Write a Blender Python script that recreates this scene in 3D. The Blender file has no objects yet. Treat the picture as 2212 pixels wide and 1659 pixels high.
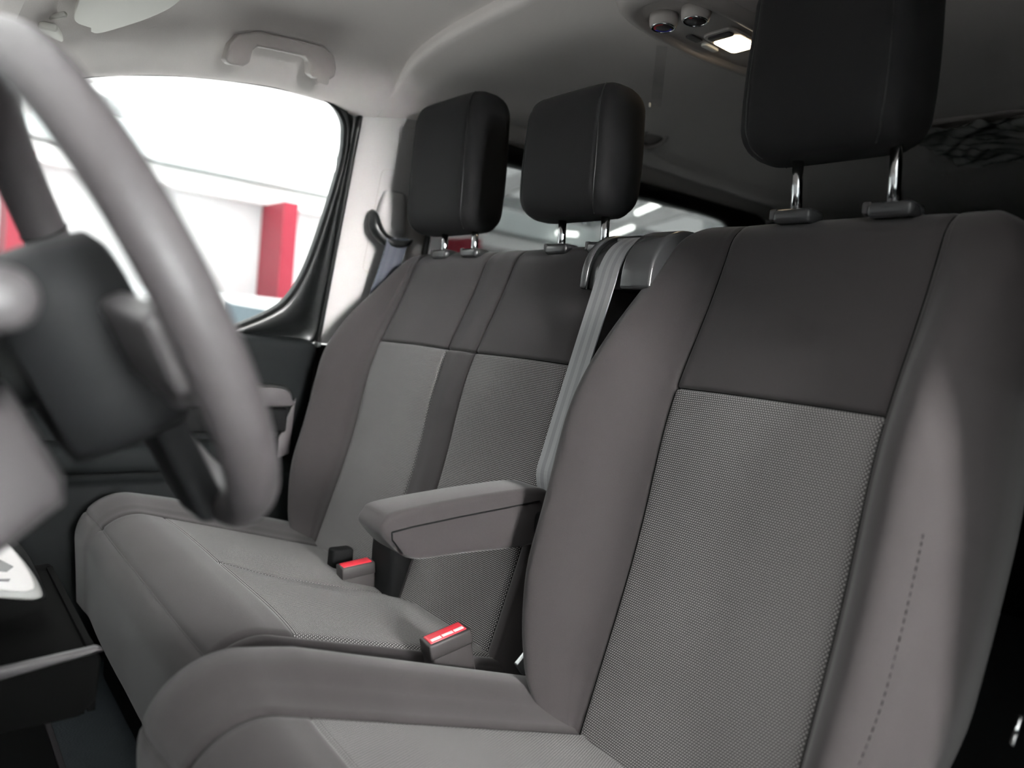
import bpy, bmesh, math, random
import numpy as np
from mathutils import Vector, Matrix

random.seed(7)
rng = np.random.default_rng(7)
scene = bpy.context.scene
COL = scene.collection
PI = math.pi

# ------------------------------------------------------------------ camera
CAM_POS = np.array([0.0, 0.0, 0.80])
YAW, PITCH, ROLL, FPX = 39.0, -3.5, 5.5, 1650.0
_y, _p, _r = [math.radians(a) for a in (YAW, PITCH, ROLL)]
_d = np.array([math.cos(_y)*math.cos(_p), -math.sin(_y)*math.cos(_p), math.sin(_p)])
_rt = np.cross(_d, [0, 0, 1.0]); _rt /= np.linalg.norm(_rt)
_up = np.cross(_rt, _d)
cam_r = math.cos(_r)*_rt + math.sin(_r)*_up
cam_u = -math.sin(_r)*_rt + math.cos(_r)*_up
cd = bpy.data.cameras.new('camera')
cam = bpy.data.objects.new('camera', cd); COL.objects.link(cam)
M = Matrix.Identity(4)
for i in range(3):
    M[i][0], M[i][1], M[i][2], M[i][3] = cam_r[i], cam_u[i], -_d[i], CAM_POS[i]
cam.matrix_world = M
cd.sensor_width = 36.0
cd.lens = 36.0*FPX/2212.0
cd.clip_start = 0.02; cd.clip_end = 200
cd.dof.use_dof = True
cd.dof.focus_distance = 1.25
cd.dof.aperture_fstop = 2.6
scene.camera = cam

# ------------------------------------------------------------------ light
scene.view_settings.view_transform = 'Standard'
scene.view_settings.look = 'None'
scene.view_settings.exposure = 0.15
scene.view_settings.gamma = 1.0
scene.view_settings.use_curve_mapping = False
w = bpy.data.worlds.new('daylight'); scene.world = w; w.use_nodes = True
w.node_tree.nodes['Background'].inputs[0].default_value = (1.0, 0.985, 0.965, 1)
w.node_tree.nodes['Background'].inputs[1].default_value = 160.0

cy = scene.cycles
cy.max_bounces = 4; cy.diffuse_bounces = 3; cy.glossy_bounces = 2; cy.transmission_bounces = 2
cy.transparent_max_bounces = 8; cy.adaptive_threshold = 0.06; cy.caustics_reflective = False; cy.caustics_refractive = False

# ------------------------------------------------------------------ materials
def mat(name, col, rough=0.6, metal=0.0, bump=0.0, bscale=300.0, var=0.0, vscale=20.0,
        sheen=0.0, coat=0.0, spec=0.5, emit=None, estr=0.0, coords='Object'):
    m = bpy.data.materials.new(name); m.use_nodes = True
    nt = m.node_tree; b = nt.nodes['Principled BSDF']
    c4 = (col[0], col[1], col[2], 1)
    b.inputs['Base Color'].default_value = c4
    b.inputs['Roughness'].default_value = rough
    b.inputs['Metallic'].default_value = metal
    b.inputs['Specular IOR Level'].default_value = spec
    b.inputs['Sheen Weight'].default_value = sheen
    b.inputs['Sheen Roughness'].default_value = 0.45
    b.inputs['Coat Weight'].default_value = coat
    tc = nt.nodes.new('ShaderNodeTexCoord')
    if bump > 0:
        n = nt.nodes.new('ShaderNodeTexNoise'); n.inputs['Scale'].default_value = bscale
        n.inputs['Detail'].default_value = 0
        nt.links.new(tc.outputs[coords], n.inputs['Vector'])
        bp = nt.nodes.new('ShaderNodeBump'); bp.inputs['Strength'].default_value = bump
        bp.inputs['Distance'].default_value = 0.001
        nt.links.new(n.outputs['Fac'], bp.inputs['Height'])
        nt.links.new(bp.outputs['Normal'], b.inputs['Normal'])
    if var > 0:
        n2 = nt.nodes.new('ShaderNodeTexNoise'); n2.inputs['Scale'].default_value = vscale
        n2.inputs['Detail'].default_value = 1
        nt.links.new(tc.outputs[coords], n2.inputs['Vector'])
        mr = nt.nodes.new('ShaderNodeMapRange')
        mr.inputs['To Min'].default_value = 1-var; mr.inputs['To Max'].default_value = 1+var
        nt.links.new(n2.outputs['Fac'], mr.inputs['Value'])
        mx = nt.nodes.new('ShaderNodeVectorMath'); mx.operation = 'SCALE'
        mx.inputs[0].default_value = col
        nt.links.new(mr.outputs['Result'], mx.inputs['Scale'])
        nt.links.new(mx.outputs['Vector'], b.inputs['Base Color'])
    if emit:
        b.inputs['Emission Color'].default_value = (*emit, 1)
        b.inputs['Emission Strength'].default_value = estr
    return m

def dot_fabric(name, base, dot, px=0.0036, pz=0.0031):
    """woven cloth: staggered rows of light yarn dots over a dark ground, in metres of UV"""
    m = bpy.data.materials.new(name); m.use_nodes = True
    nt = m.node_tree; N = nt.nodes; L = nt.links; b = N['Principled BSDF']
    b.inputs['Roughness'].default_value = 0.85
    b.inputs['Sheen Weight'].default_value = 0.08
    uv = N.new('ShaderNodeUVMap')
    sp = N.new('ShaderNodeSeparateXYZ'); L.new(uv.outputs[0], sp.inputs[0])
    def mth(op, a, c=None):
        n = N.new('ShaderNodeMath'); n.operation = op
        for i, v in enumerate((a, c)):
            if v is None: continue
            if isinstance(v, (int, float)): n.inputs[i].default_value = v
            else: L.new(v, n.inputs[i])
        return n.outputs[0]
    row = mth('DIVIDE', sp.outputs['Y'], pz)
    rf = mth('FLOOR', row)
    half = mth('MULTIPLY', mth('FLOORED_MODULO', rf, 2.0), 0.5)
    colx = mth('ADD', mth('DIVIDE', sp.outputs['X'], px), half)
    fx = mth('SUBTRACT', mth('FRACT', colx), 0.5)
    fy = mth('SUBTRACT', mth('FRACT', row), 0.5)
    d2 = mth('ADD', mth('POWER', mth('MULTIPLY', fx, 1.0), 2.0), mth('POWER', mth('MULTIPLY', fy, 1.15), 2.0))
    mr = N.new('ShaderNodeMapRange'); mr.interpolation_type = 'SMOOTHSTEP'
    mr.inputs['From Min'].default_value = 0.13; mr.inputs['From Max'].default_value = 0.05
    L.new(d2, mr.inputs['Value'])
    mx = N.new('ShaderNodeMix'); mx.data_type = 'RGBA'
    mx.inputs['A'].default_value = (*base, 1); mx.inputs['B'].default_value = (*dot, 1)
    L.new(mr.outputs['Result'], mx.inputs['Factor'])
    L.new(mx.outputs['Result'], b.inputs['Base Color'])
    bp = N.new('ShaderNodeBump'); bp.inputs['Strength'].default_value = 0.4; bp.inputs['Distance'].default_value = 0.0008
    L.new(mr.outputs['Result'], bp.inputs['Height']); L.new(bp.outputs['Normal'], b.inputs['Normal'])
    return m

def web_fabric(name, c1, c2):
    """seat-belt webbing: lengthwise woven stripes across UV.x"""
    m = bpy.data.materials.new(name); m.use_nodes = True
    nt = m.node_tree; N = nt.nodes; L = nt.links; b = N['Principled BSDF']
    b.inputs['Roughness'].default_value = 0.55
    uv = N.new('ShaderNodeUVMap'); sp = N.new('ShaderNodeSeparateXYZ'); L.new(uv.outputs[0], sp.inputs[0])
    r = N.new('ShaderNodeValToRGB'); r.color_ramp.interpolation = 'CONSTANT'
    e = r.color_ramp.elements
    e[0].position = 0.0; e[0].color = (*c1, 1)
    e[1].position = 0.22; e[1].color = (*c2, 1)
    for p_, c_ in ((0.40, c1), (0.58, c2), (0.76, c1)):
        k = e.new(p_); k.color = (*c_, 1)
    L.new(sp.outputs['X'], r.inputs['Fac']); L.new(r.outputs['Color'], b.inputs['Base Color'])
    wv = N.new('ShaderNodeTexWave'); wv.inputs['Scale'].default_value = 220; wv.bands_direction = 'Y'
    L.new(uv.outputs[0], wv.inputs['Vector'])
    bp = N.new('ShaderNodeBump'); bp.inputs['Strength'].default_value = 0.2; bp.inputs['Distance'].default_value = 0.0005
    L.new(wv.outputs['Fac'], bp.inputs['Height']); L.new(bp.outputs['Normal'], b.inputs['Normal'])
    return m

def glass(name, tint, refl=0.06):
    m = bpy.data.materials.new(name); m.use_nodes = True
    nt = m.node_tree; N = nt.nodes; L = nt.links
    N.remove(N['Principled BSDF']); out = N['Material Output']
    t = N.new('ShaderNodeBsdfTransparent'); t.inputs[0].default_value = (*tint, 1)
    g = N.new('ShaderNodeBsdfGlossy'); g.inputs['Roughness'].default_value = 0.02
    mx = N.new('ShaderNodeMixShader'); mx.inputs[0].default_value = refl
    L.new(t.outputs[0], mx.inputs[1]); L.new(g.outputs[0], mx.inputs[2]); L.new(mx.outputs[0], out.inputs[0])
    return m

MT = {}
MT['cloth'] = mat('seat_cloth', (0.0395, 0.0350, 0.0358), 0.9, spec=0.3, bump=0.25, bscale=1400, var=0.10, vscale=900, sheen=0.2)
MT['headcloth'] = mat('headrest_cloth', (0.0095, 0.0095, 0.010), 0.8, bump=0.15, bscale=1400, sheen=0.03, spec=0.25)
MT['dots'] = dot_fabric('dotted_weave', (0.029, 0.027, 0.027), (0.44, 0.42, 0.415))
MT['dark'] = mat('dark_plastic', (0.007, 0.0073, 0.0076), 0.7, spec=0.12, bump=0.1, bscale=900)
MT['door'] = mat('door_plastic', (0.0085, 0.010, 0.0105), 0.65, spec=0.12, bump=0.15, bscale=900)
MT['black'] = mat('black_rubber', (0.008, 0.009, 0.009), 0.35)
MT['gloss'] = mat('glossy_dark_plastic', (0.05, 0.05, 0.052), 0.22)
MT['trim'] = mat('light_trim_plastic', (0.48, 0.47, 0.465), 0.5, bump=0.08, bscale=900)
MT['liner'] = mat('headliner_cloth', (0.79, 0.745, 0.725), 0.95, bump=0.2, bscale=700, var=0.04, vscale=500)
MT['visor'] = mat('visor_vinyl', (0.86, 0.85, 0.80), 0.7, bump=0.1, bscale=800)
MT['handle'] = mat('handle_plastic', (0.43, 0.40, 0.385), 0.5)
MT['chrome'] = mat('chrome', (0.55, 0.56, 0.57), 0.12, metal=1.0)
MT['steel'] = mat('zinc_steel', (0.45, 0.47, 0.47), 0.35, metal=0.8)
MT['red'] = mat('red_button', (0.75, 0.03, 0.05), 0.35)
MT['white'] = mat('white_plastic', (0.80, 0.80, 0.78), 0.35)
MT['leather'] = mat('wheel_leather', (0.060, 0.054, 0.057), 0.48, bump=0.12, bscale=700)
MT['hub'] = mat('wheel_hub_plastic', (0.012, 0.0125, 0.0135), 0.62, spec=0.15, bump=0.1, bscale=700)
MT['shroud'] = mat('column_shroud_plastic', (0.06, 0.055, 0.058), 0.45, bump=0.1, bscale=700)
MT['floor'] = mat('rubber_floor', (0.045, 0.055, 0.062), 0.6, bump=0.4, bscale=250, var=0.15, vscale=40)
MT['web1'] = web_fabric('grey_webbing', (0.27, 0.27, 0.28), (0.20, 0.20, 0.21))
MT['web2'] = web_fabric('blue_grey_webbing', (0.075, 0.082, 0.105), (0.095, 0.102, 0.125))
MT['glass'] = glass('clear_glass', (0.95, 0.97, 0.97), 0.03)
MT['rooflight'] = glass('translucent_roof_panel', (0.0232, 0.0236, 0.0236), 0.0)
MT['tint'] = glass('tinted_glass', (0.30, 0.31, 0.31), 0.03)
MT['film'] = glass('plastic_film', (0.85, 0.85, 0.85), 0.22)
MT['film_sheen'] = mat('film_sheen_paint', (0.62, 0.62, 0.60), 0.25, spec=1.0, coat=0.6)  # pale base colour stands for window reflections on clear film
MT['knob'] = mat('grey_satin_plastic', (0.22, 0.22, 0.215), 0.4)
MT['void'] = mat('seam_and_shade_black', (0.004, 0.004, 0.004), 0.9, spec=0.05)  # near-black for seam thread and for shade put into the storage box
MT['buckle'] = mat('buckle_plastic', (0.028, 0.025, 0.025), 0.5)
MT['strip'] = glass('clear_strip', (0.93, 0.93, 0.93), 0.10)
MT['lens'] = mat('lamp_lens', (1, 0.9, 0.75), 0.3, emit=(1.0, 0.80, 0.55), estr=14.0)
MT['showwall'] = mat('showroom_white_paint', (0.80, 0.82, 0.83), 0.8, var=0.03, vscale=2)
MT['showceil'] = mat('showroom_roof_panel', (0.74, 0.80, 0.80), 0.8)
MT['beam'] = mat('white_steel_paint', (0.88, 0.88, 0.88), 0.5)
MT['redcol'] = mat('red_column_paint', (0.30, 0.008, 0.03), 0.45)
MT['tile'] = mat('showroom_floor_tile', (0.84, 0.84, 0.83), 0.45)
MT['greywall'] = mat('dark_grey_paint', (0.16, 0.165, 0.17), 0.8)
MT['tube'] = mat('fluorescent_tube', (1, 1, 1), 0.4, emit=(1.0, 1.0, 0.93), estr=30.0)
MT['blue'] = mat('blue_print', (0.06, 0.06, 0.75), 0.5)
MT['redprint'] = mat('red_print', (0.55, 0.02, 0.03), 0.5)
MT['green'] = mat('green_print', (0.0, 0.35, 0.18), 0.5)
MT['yellow'] = mat('pale_yellow_print', (0.8, 0.74, 0.45), 0.6)
MT['carpaint'] = mat('white_car_paint', (0.8, 0.8, 0.8), 0.25, coat=0.5)
MT['carglass'] = mat('dark_car_glass', (0.10, 0.13, 0.15), 0.1)

MT['tube'].cycles.emission_sampling = 'NONE'

# ------------------------------------------------------------------ helpers
def mk(name, V, F, m, parent=None, smooth=True, uv=None, edge=None):
    me = bpy.data.meshes.new(name)
    me.from_pydata([tuple(map(float, v)) for v in V], [], [tuple(map(int, f)) for f in F])
    me.update()
    if m is not None: me.materials.append(m)
    if smooth:
        me.polygons.foreach_set('use_smooth', [True]*len(me.polygons))
    if uv is not None:
        l = me.uv_layers.new(name='UVMap')
        vi = np.empty(len(me.loops), dtype=np.int32); me.loops.foreach_get('vertex_index', vi)
        l.data.foreach_set('uv', np.asarray(uv, dtype=np.float32)[vi].ravel())
    o = bpy.data.objects.new(name, me); COL.objects.link(o)
    if parent is not None: o.parent = parent
    return o

def empty(name, loc=(0, 0, 0)):
    o = bpy.data.objects.new(name, None); COL.objects.link(o); o.empty_display_size = 0.05
    return o

def tag(o, label, cat, group=None):
    o['label'] = label; o['category'] = cat
    if group: o['group'] = group
    return o

def struct(o, label=None):
    o['kind'] = 'structure'
    if label: o['label'] = label
    return o

def gridfaces(n, m, closeu=False, closev=False, flip=False):
    F = []
    for i in range(n if closeu else n-1):
        for j in range(m if closev else m-1):
            a = i*m+j; b = ((i+1) % n)*m+j; c = ((i+1) % n)*m+(j+1) % m; d = i*m+(j+1) % m
            F.append((a, d, c, b) if flip else (a, b, c, d))
    return F

def gridobj(name, P, m, parent=None, closeu=False, closev=False, flip=False, uv=None, caps=False, smooth=True):
    P = np.asarray(P, float); n, k, _ = P.shape
    V = P.reshape(-1, 3); F = gridfaces(n, k, closeu, closev, flip)
    if caps:
        a = list(range(k)); b = list(range((n-1)*k, n*k))
        F.append(tuple(a) if not flip else tuple(a[::-1])); F.append(tuple(b[::-1]) if not flip else tuple(b))
    return mk(name, V, F, m, parent, smooth, None if uv is None else np.asarray(uv).reshape(-1, 2))

def bevel(o, wd, seg=3, ang=35):
    md = o.modifiers.new('bevel', 'BEVEL'); md.width = wd; md.segments = seg
    md.limit_method = 'ANGLE'; md.angle_limit = math.radians(ang)
    md.harden_normals = False
    return o

def box(name, lo, hi, m, parent=None, bv=0.0, rot=None, piv=None, seg=3):
    x0, y0, z0 = lo; x1, y1, z1 = hi
    V = np.array([(x0, y0, z0), (x1, y0, z0), (x1, y1, z0), (x0, y1, z0), (x0, y0, z1), (x1, y0, z1), (x1, y1, z1), (x0, y1, z1)], float)
    if rot is not None:
        pv = np.array(piv if piv is not None else V.mean(0)); R = np.array(rot)
        V = (V-pv) @ R.T + pv
    F = [(0, 3, 2, 1), (4, 5, 6, 7), (0, 1, 5, 4), (1, 2, 6, 5), (2, 3, 7, 6), (3, 0, 4, 7)]
    o = mk(name, V, F, m, parent, smooth=bv > 0)
    if bv > 0: bevel(o, bv, seg)
    return o

def prism(name, pts, vec, m, parent=None, bv=0.0, seg=3, smooth=None):
    """closed planar outline pts (3d) extruded by vec"""
    pts = np.asarray(pts, float); n = len(pts); vec = np.asarray(vec, float)
    nrm = np.zeros(3)
    for i in range(n): nrm += np.cross(pts[i], pts[(i+1) % n])
    if nrm @ vec > 0: pts = pts[::-1]
    V = np.vstack([pts, pts+vec])
    F = [tuple(range(n)), tuple(range(2*n-1, n-1, -1))]
    for i in range(n):
        j = (i+1) % n
        F.append((i, i+n, j+n, j))
    o = mk(name, V, F, m, parent, smooth=(bv > 0) if smooth is None else smooth)
    if bv > 0: bevel(o, bv, seg)
    return o

def catmull(P, n=8, closed=False):
    P = np.asarray(P, float); k = len(P); out = []
    rngk = range(k if closed else k-1)
    for i in rngk:
        if closed: p0, p1, p2, p3 = P[(i-1) % k], P[i], P[(i+1) % k], P[(i+2) % k]
        else:
            p1, p2 = P[i], P[i+1]
            p0 = P[i-1] if i > 0 else 2*p1-p2
            p3 = P[i+2] if i+2 < k else 2*p2-p1
        for s in np.linspace(0, 1, n, endpoint=False):
            out.append(0.5*((2*p1)+(-p0+p2)*s+(2*p0-5*p1+4*p2-p3)*s*s+(-p0+3*p1-3*p2+p3)*s**3))
    if not closed: out.append(P[-1])
    return np.array(out)

def tube(name, path, r, m, parent=None, seg=12, closed=False, caps=True):
    path = np.asarray(path, float); n = len(path)
    r = np.broadcast_to(np.asarray(r, float), (n,))
    T = np.gradient(path, axis=0) if not closed else np.roll(path, -1, 0)-np.roll(path, 1, 0)
    T /= np.linalg.norm(T, axis=1)[:, None]
    ref = np.array([0, 0, 1.0]) if abs(T[0][2]) < 0.9 else np.array([1.0, 0, 0])
    u = np.cross(T[0], ref); u /= np.linalg.norm(u)
    P = []
    for i in range(n):
        u = u-T[i]*(u@T[i]); u /= np.linalg.norm(u); v = np.cross(T[i], u)
        P.append([path[i]+r[i]*(math.cos(a)*u+math.sin(a)*v) for a in np.linspace(0, 2*PI, seg, endpoint=False)])
    return gridobj(name, P, m, parent, closeu=closed, closev=True, caps=caps and not closed)

def lathe(name, prof, origin, axis, m, parent=None, seg=24, caps=True):
    """prof: (radius, along)"""
    ax = np.asarray(axis, float); ax /= np.linalg.norm(ax)
    ref = np.array([0, 0, 1.0]) if abs(ax[2]) < 0.9 else np.array([1.0, 0, 0])
    u = np.cross(ax, ref); u /= np.linalg.norm(u); v = np.cross(ax, u); o = np.asarray(origin, float)
    P = [[o+ax*h+r*(math.cos(a)*u+math.sin(a)*v) for a in np.linspace(0, 2*PI, seg, endpoint=False)] for r, h in prof]
    ob = gridobj(name, P, m, parent, closev=True, caps=caps)
    return ob

def ribbon(name, path, widthvec, th, m, parent=None):
    """flat strap following path; UV.x across the width, UV.y metres along"""
    path = np.asarray(path, float); w_ = np.asarray(widthvec, float); n = len(path)
    W = np.broadcast_to(w_, (n, 3))
    T = np.gradient(path, axis=0); L = np.concatenate([[0], np.cumsum(np.linalg.norm(np.diff(path, axis=0), axis=1))])
    P = []; U = []
    for i in range(n):
        nn = np.cross(T[i], W[i]); nn = nn/np.linalg.norm(nn)*th/2
        P.append([path[i]-W[i]/2+nn, path[i]+W[i]/2+nn, path[i]+W[i]/2-nn, path[i]-W[i]/2-nn])
        U.append([(0, L[i]), (1, L[i]), (1, L[i]), (0, L[i])])
    return gridobj(name, P, m, parent, closev=True, caps=True, uv=U, smooth=False)

def itab(tab):
    X = np.array([a for a, b in tab], float); Y = np.array([b for a, b in tab], float)
    # monotone-ish cubic
    def f(x):
        x = np.clip(x, X[0], X[-1]); i = int(np.clip(np.searchsorted(X, x)-1, 0, len(X)-2))
        h = X[i+1]-X[i]; s = (x-X[i])/h
        def sl(k):
            if k == 0: return (Y[1]-Y[0])/(X[1]-X[0])
            if k == len(X)-1: return (Y[-1]-Y[-2])/(X[-1]-X[-2])
            a = (Y[k]-Y[k-1])/(X[k]-X[k-1]); b = (Y[k+1]-Y[k])/(X[k+1]-X[k])
            return 0 if a*b <= 0 else 2*a*b/(a+b)
        m0, m1 = sl(i)*h, sl(i+1)*h
        return (2*s**3-3*s*s+1)*Y[i]+(s**3-2*s*s+s)*m0+(-2*s**3+3*s*s)*Y[i+1]+(s**3-s*s)*m1
    return f

def cosdist(a, b, n):
    return [a+(b-a)*(1-math.cos(PI*k/n))/2 for k in range(n+1)]

XM = 1.0                                    # vehicle centre plane
def sx(z): return 1.85-0.245*(z-0.735) if z > 0.735 else 1.85+0.02*(0.735-z)

# ================================================================== the place around the van (car showroom)
fl2 = struct(box('floor_showroom', (-6.7, -18, -0.56), (15, 12, -0.50), MT['tile']), 'pale showroom floor around the van')
wl2 = struct(box('wall_showroom', (14.0, -18, -0.5), (14.2, 12, 4.0), MT['showwall']), 'white showroom wall seen through the passenger window')
box('ledge', (13.55, -18, 2.72), (14.0, 12, 3.02), MT['beam'], wl2)
box('gutter', (13.35, -18, 3.06), (14.0, 12, 3.52), MT['showceil'], wl2, 0.04)
box('parapet', (12.4, -18, -0.5), (12.6, 12, 1.06), MT['showwall'], wl2)
wf2 = struct(box('wall_showroom_front', (-6.7, 12.0, -0.5), (14.2, 12.2, 7), MT['greywall']), 'unseen dark grey front wall, added to cut light through the windscreen')  # unseen wall, kept dark to dim the light on the seat fronts
wg2 = struct(box('wall_showroom_left', (-6.7, 0.75, -0.5), (-6.5, 12.0, 7), MT['showwall']), 'unseen white showroom wall, its opening narrowed to shape the daylight')  # unseen wall, opening narrowed so daylight strikes the outer bolster
box('lintel', (-6.7, -0.6, 3.0), (-6.5, 0.75, 7), MT['showwall'], wg2)
box('wall_return', (-6.7, -18, -0.5), (-6.5, -0.6, 7), MT['showwall'], wg2)
wb2 = struct(box('wall_showroom_back', (-6.7, -18.2, -0.5), (14.2, -18.0, 7), MT['showwall']), 'white back wall of the showroom')
ce2 = struct(mk('ceiling_showroom', [(-6.5, -18.2, 6.89), (14.2, -18.2, 3.5), (14.2, 12, 3.5), (-6.5, 12, 6.89)], [(0, 1, 2, 3)], MT['rooflight'], smooth=False), 'sloping pale showroom roof panels')
def rz(x): return 3.5+(14.2-x)/23.2*3.8
for k, yy in enumerate(np.arange(-17.0, 11, 3.9)):
    yy = yy
    prism('rafter', [(14.1, yy, rz(14.1)-0.02), (-6.4, yy, rz(-6.4)-0.02), (-6.4, yy, rz(-6.4)-0.34), (14.1, yy, rz(14.1)-0.30)], (0, 0.16, 0), MT['beam'], ce2)
for k, xx in enumerate(np.arange(1.5, 14, 2.4)):
    box('purlin', (xx, -18, rz(xx)-0.14), (xx+0.10, 12, rz(xx)-0.02), MT['beam'], ce2)
prism('cross_brace', [(12.6, -1.25, rz(12.6)-0.1), (4.0, -9.0, rz(4.0)-0.1), (4.0, -9.2, rz(4.0)-0.1), (12.6, -1.45, rz(12.6)-0.1)], (0, 0, -0.08), MT['beam'], ce2)
for k, (yy, lab) in enumerate(((-1.25, 'red steel column behind the upper left of the steering wheel'), (-5.15, 'red steel column in the middle of the passenger window'), (-9.05, 'red steel column seen low through the rear side window'))):
    c_ = empty('steel_column'); c_.location = (13.3, yy, -0.5)
    prof = [(-0.28, -0.13), (-0.28, 0.13), (-0.25, 0.13), (-0.25, 0.125), (0.22, 0.125), (0.22, 0.13), (0.25, 0.13), (0.25, -0.13), (0.22, -0.13), (0.22, -0.125), (-0.25, -0.125), (-0.25, -0.13)]
    prism('shaft', [(a*1.9, b, 0.02) for a, b in prof], (0, 0, 3.2), MT['redcol'], c_)
    box('base_plate', (-0.62, -0.2, 0.0), (0.56, 0.2, 0.03), MT['redcol'], c_)
    tag(c_, lab, 'column', 'red showroom columns')
# fluorescent fittings under the roof
for k, (xx, yy) in enumerate([(12.15, -12.55), (10.55, -11.65), (13.0, -11.7), (7.2, -6.0), (7.2, 0.0), (7.2, 6.0), (2.4, 4.0), (2.4, -4.0), (-2.4, -4.0), (-2.4, 4.0), (12.3, -6.5)]):
    z_ = rz(xx)-0.42
    d_ = np.array([-0.877, 0.48, 0]) if k < 2 else np.array([0.3, 0.3, 0]) if k == 2 else np.array([0, 1.0, 0])
    L_ = 0.25 if k == 2 else 0.8 if k < 2 else 1.0; d_ = d_/np.linalg.norm(d_)
    t_ = empty('tube_light'); t_.location = (xx, yy, z_)
    n_ = np.array([-d_[1], d_[0], 0])
    a_ = -d_*L_; b_ = d_*L_
    prism('housing', [a_+n_*0.09, b_+n_*0.09, b_-n_*0.09, a_-n_*0.09], (0, 0, 0.07), MT['beam'], t_)
    tube('tube', [a_*0.97+(0, 0, -0.03), b_*0.97+(0, 0, -0.03)], 0.045, MT['tube'], t_, 10)
    for e_ in (a_, b_):
        box('hanger', e_*0.9+(-0.01, -0.01, 0.07), e_*0.9+(0.01, 0.01, 0.40), MT['beam'], t_)
    tag(t_, ('upper slanting tube light seen through the tinted rear window', 'lower slanting tube light seen through the tinted rear window', 'short tube light just below the middle headrest', 'fluorescent tube fitting under the sloping showroom roof')[min(k, 3)], 'light', 'showroom tube lights')
sg = empty('exit_sign'); sg.location = (13.95, -5.62, 1.36)
box('board', (-0.02, -0.16, -0.09), (0.05, 0.16, 0.09), MT['white'], sg)
box('pictogram', (-0.025, -0.02, -0.075), (-0.02, 0.145, 0.075), MT['green'], sg)
box('arrow_panel', (-0.025, -0.13, -0.06), (-0.02, -0.05, 0.05), MT['green'], sg)
tag(sg, 'small green and white emergency sign right of the red column', 'sign')
lb = empty('wall_lamp_box'); lb.location = (13.35, -3.85, 3.22)
box('back_plate', (-0.04, -0.19, -0.13), (0.0, 0.19, 0.13), MT['white'], lb, 0.01)
box('diffuser', (-0.07, -0.15, -0.09), (-0.04, 0.15, 0.09), MT['steel'], lb, 0.01)
tag(lb, 'small grey box lamp on the showroom gutter', 'lamp')
# parked cars: one beyond the passenger door, one added unseen on the driver side to shade the footwell
def parked_car(loc, m, label):
    pc = empty('parked_car'); pc.location = loc
    prof = [(-2.0, 0.25), (-2.05, 0.75), (-1.75, 0.92), (-1.1, 1.0), (-0.35, 1.40), (0.2, 1.47), (0.9, 1.42), (1.6, 1.05), (2.0, 0.98), (2.1, 0.6), (2.05, 0.25)]
    prism('body', [(-0.82, -a, b) for a, b in prof], (1.64, 0, 0), m, pc, 0.09, 4)
    for sd in (-0.835, 0.805):
        prism('side_window', [(sd, -a, b) for a, b in [(-0.85, 1.02), (-0.3, 1.33), (0.15, 1.38), (0.15, 1.0)]], (0.03, 0, 0), MT['carglass'], pc, 0.01)
        prism('side_window', [(sd, -a, b) for a, b in [(0.24, 1.0), (0.24, 1.38), (0.85, 1.34), (1.3, 1.06)]], (0.03, 0, 0), MT['carglass'], pc, 0.01)
    for a in (-1.3, 1.3):
        for s_ in (-0.86, 0.62):
            lathe('wheel', [(0.05, 0), (0.2, 0.0), (0.31, 0.02), (0.32, 0.1), (0.31, 0.22), (0.2, 0.24), (0.05, 0.24)], (s_, a, 0.32), (1, 0, 0), MT['black'], pc, 28)
    return tag(pc, label, 'car')
parked_car((9.6, -2.6, -0.5), MT['carpaint'], 'white car parked beyond the passenger door')
parked_car((-3.9, 0.3, -0.5), MT['carglass'], 'dark car added out of view beside the driver door to block low light')  # unseen car added to block low light from the driver side

# ================================================================== van shell
floor = struct(box('floor', (0.10, -3.1, -0.06), (1.93, 0.80, 0.0), MT['floor']), 'dark rubber cab floor')
# roof height along the van and rail height at the side
Hf = itab([(-3.1, 1.40), (-2.0, 1.43), (-1.2, 1.445), (-0.9, 1.442), (-0.6, 1.425), (-0.4, 1.395), (-0.25, 1.345), (-0.12, 1.275)])
Rf = itab([(-3.1, 1.33), (-1.3, 1.322), (-1.0, 1.305), (-0.84, 1.290), (-0.75, 1.303), (-0.66, 1.302), (-0.52, 1.287), (-0.40, 1.264), (-0.28, 1.229), (-0.2, 1.195), (-0.12, 1.155)])
def roofsec(y, drop=0.0):
    H = Hf(y)-drop; R = Rf(y); xe = sx(R)
    half = [(XM, H+0.004), (1.2, H+0.002), (1.38, H-0.006), (1.50, H-0.022), (1.565, H-0.045), (1.605, (H+R)/2-0.010), (1.632, R+0.036), (xe-0.046, R+0.012), (xe-0.020, R-0.002), (xe+0.000, R-0.004), (xe+0.02, R+0.004)]
    pts = catmull(np.array(half), 6)
    left = pts[::-1].copy(); left[:, 0] = 2*XM-left[:, 0]
    return np.vstack([left[:-1], pts])
ys = np.linspace(-0.12, -0.885, 40)
P = [[(a, y, b) for a, b in roofsec(y)] for y in ys]
top = [[(a, y, max(b, Hf(y)-0.02)+0.06) for a, b in roofsec(y)] for y in ys]
ceil = struct(gridobj('ceiling', P, MT['liner']), 'pale cloth headliner over the front seats')
gridobj('roof_skin', top, MT['beam'], ceil, flip=True)
yr = [-0.874, -0.8735, -0.877, -0.884]; dr = [-0.01, 0.012, 0.021, 0.025]
P = [[(a, y, b) for a, b in roofsec(y, d)] for y, d in zip(yr, dr)]
yy = np.linspace(-0.90, -3.05, 50)
P += [[(a, y, b) for a, b in roofsec(y, 0.025)] for y in yy]
ceil2 = struct(gridobj('ceiling_rear', P, MT['liner']), 'headliner panel over the rear compartment')
gridobj('roof_skin', [[(a, y, max(b, Hf(y)-0.02)+0.06) for a, b in roofsec(y)] for y in np.linspace(-0.87, -3.05, 30)], MT['beam'], ceil2, flip=True)

def side(y, z, off=0.0): return (sx(z)-off, y, z)
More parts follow.
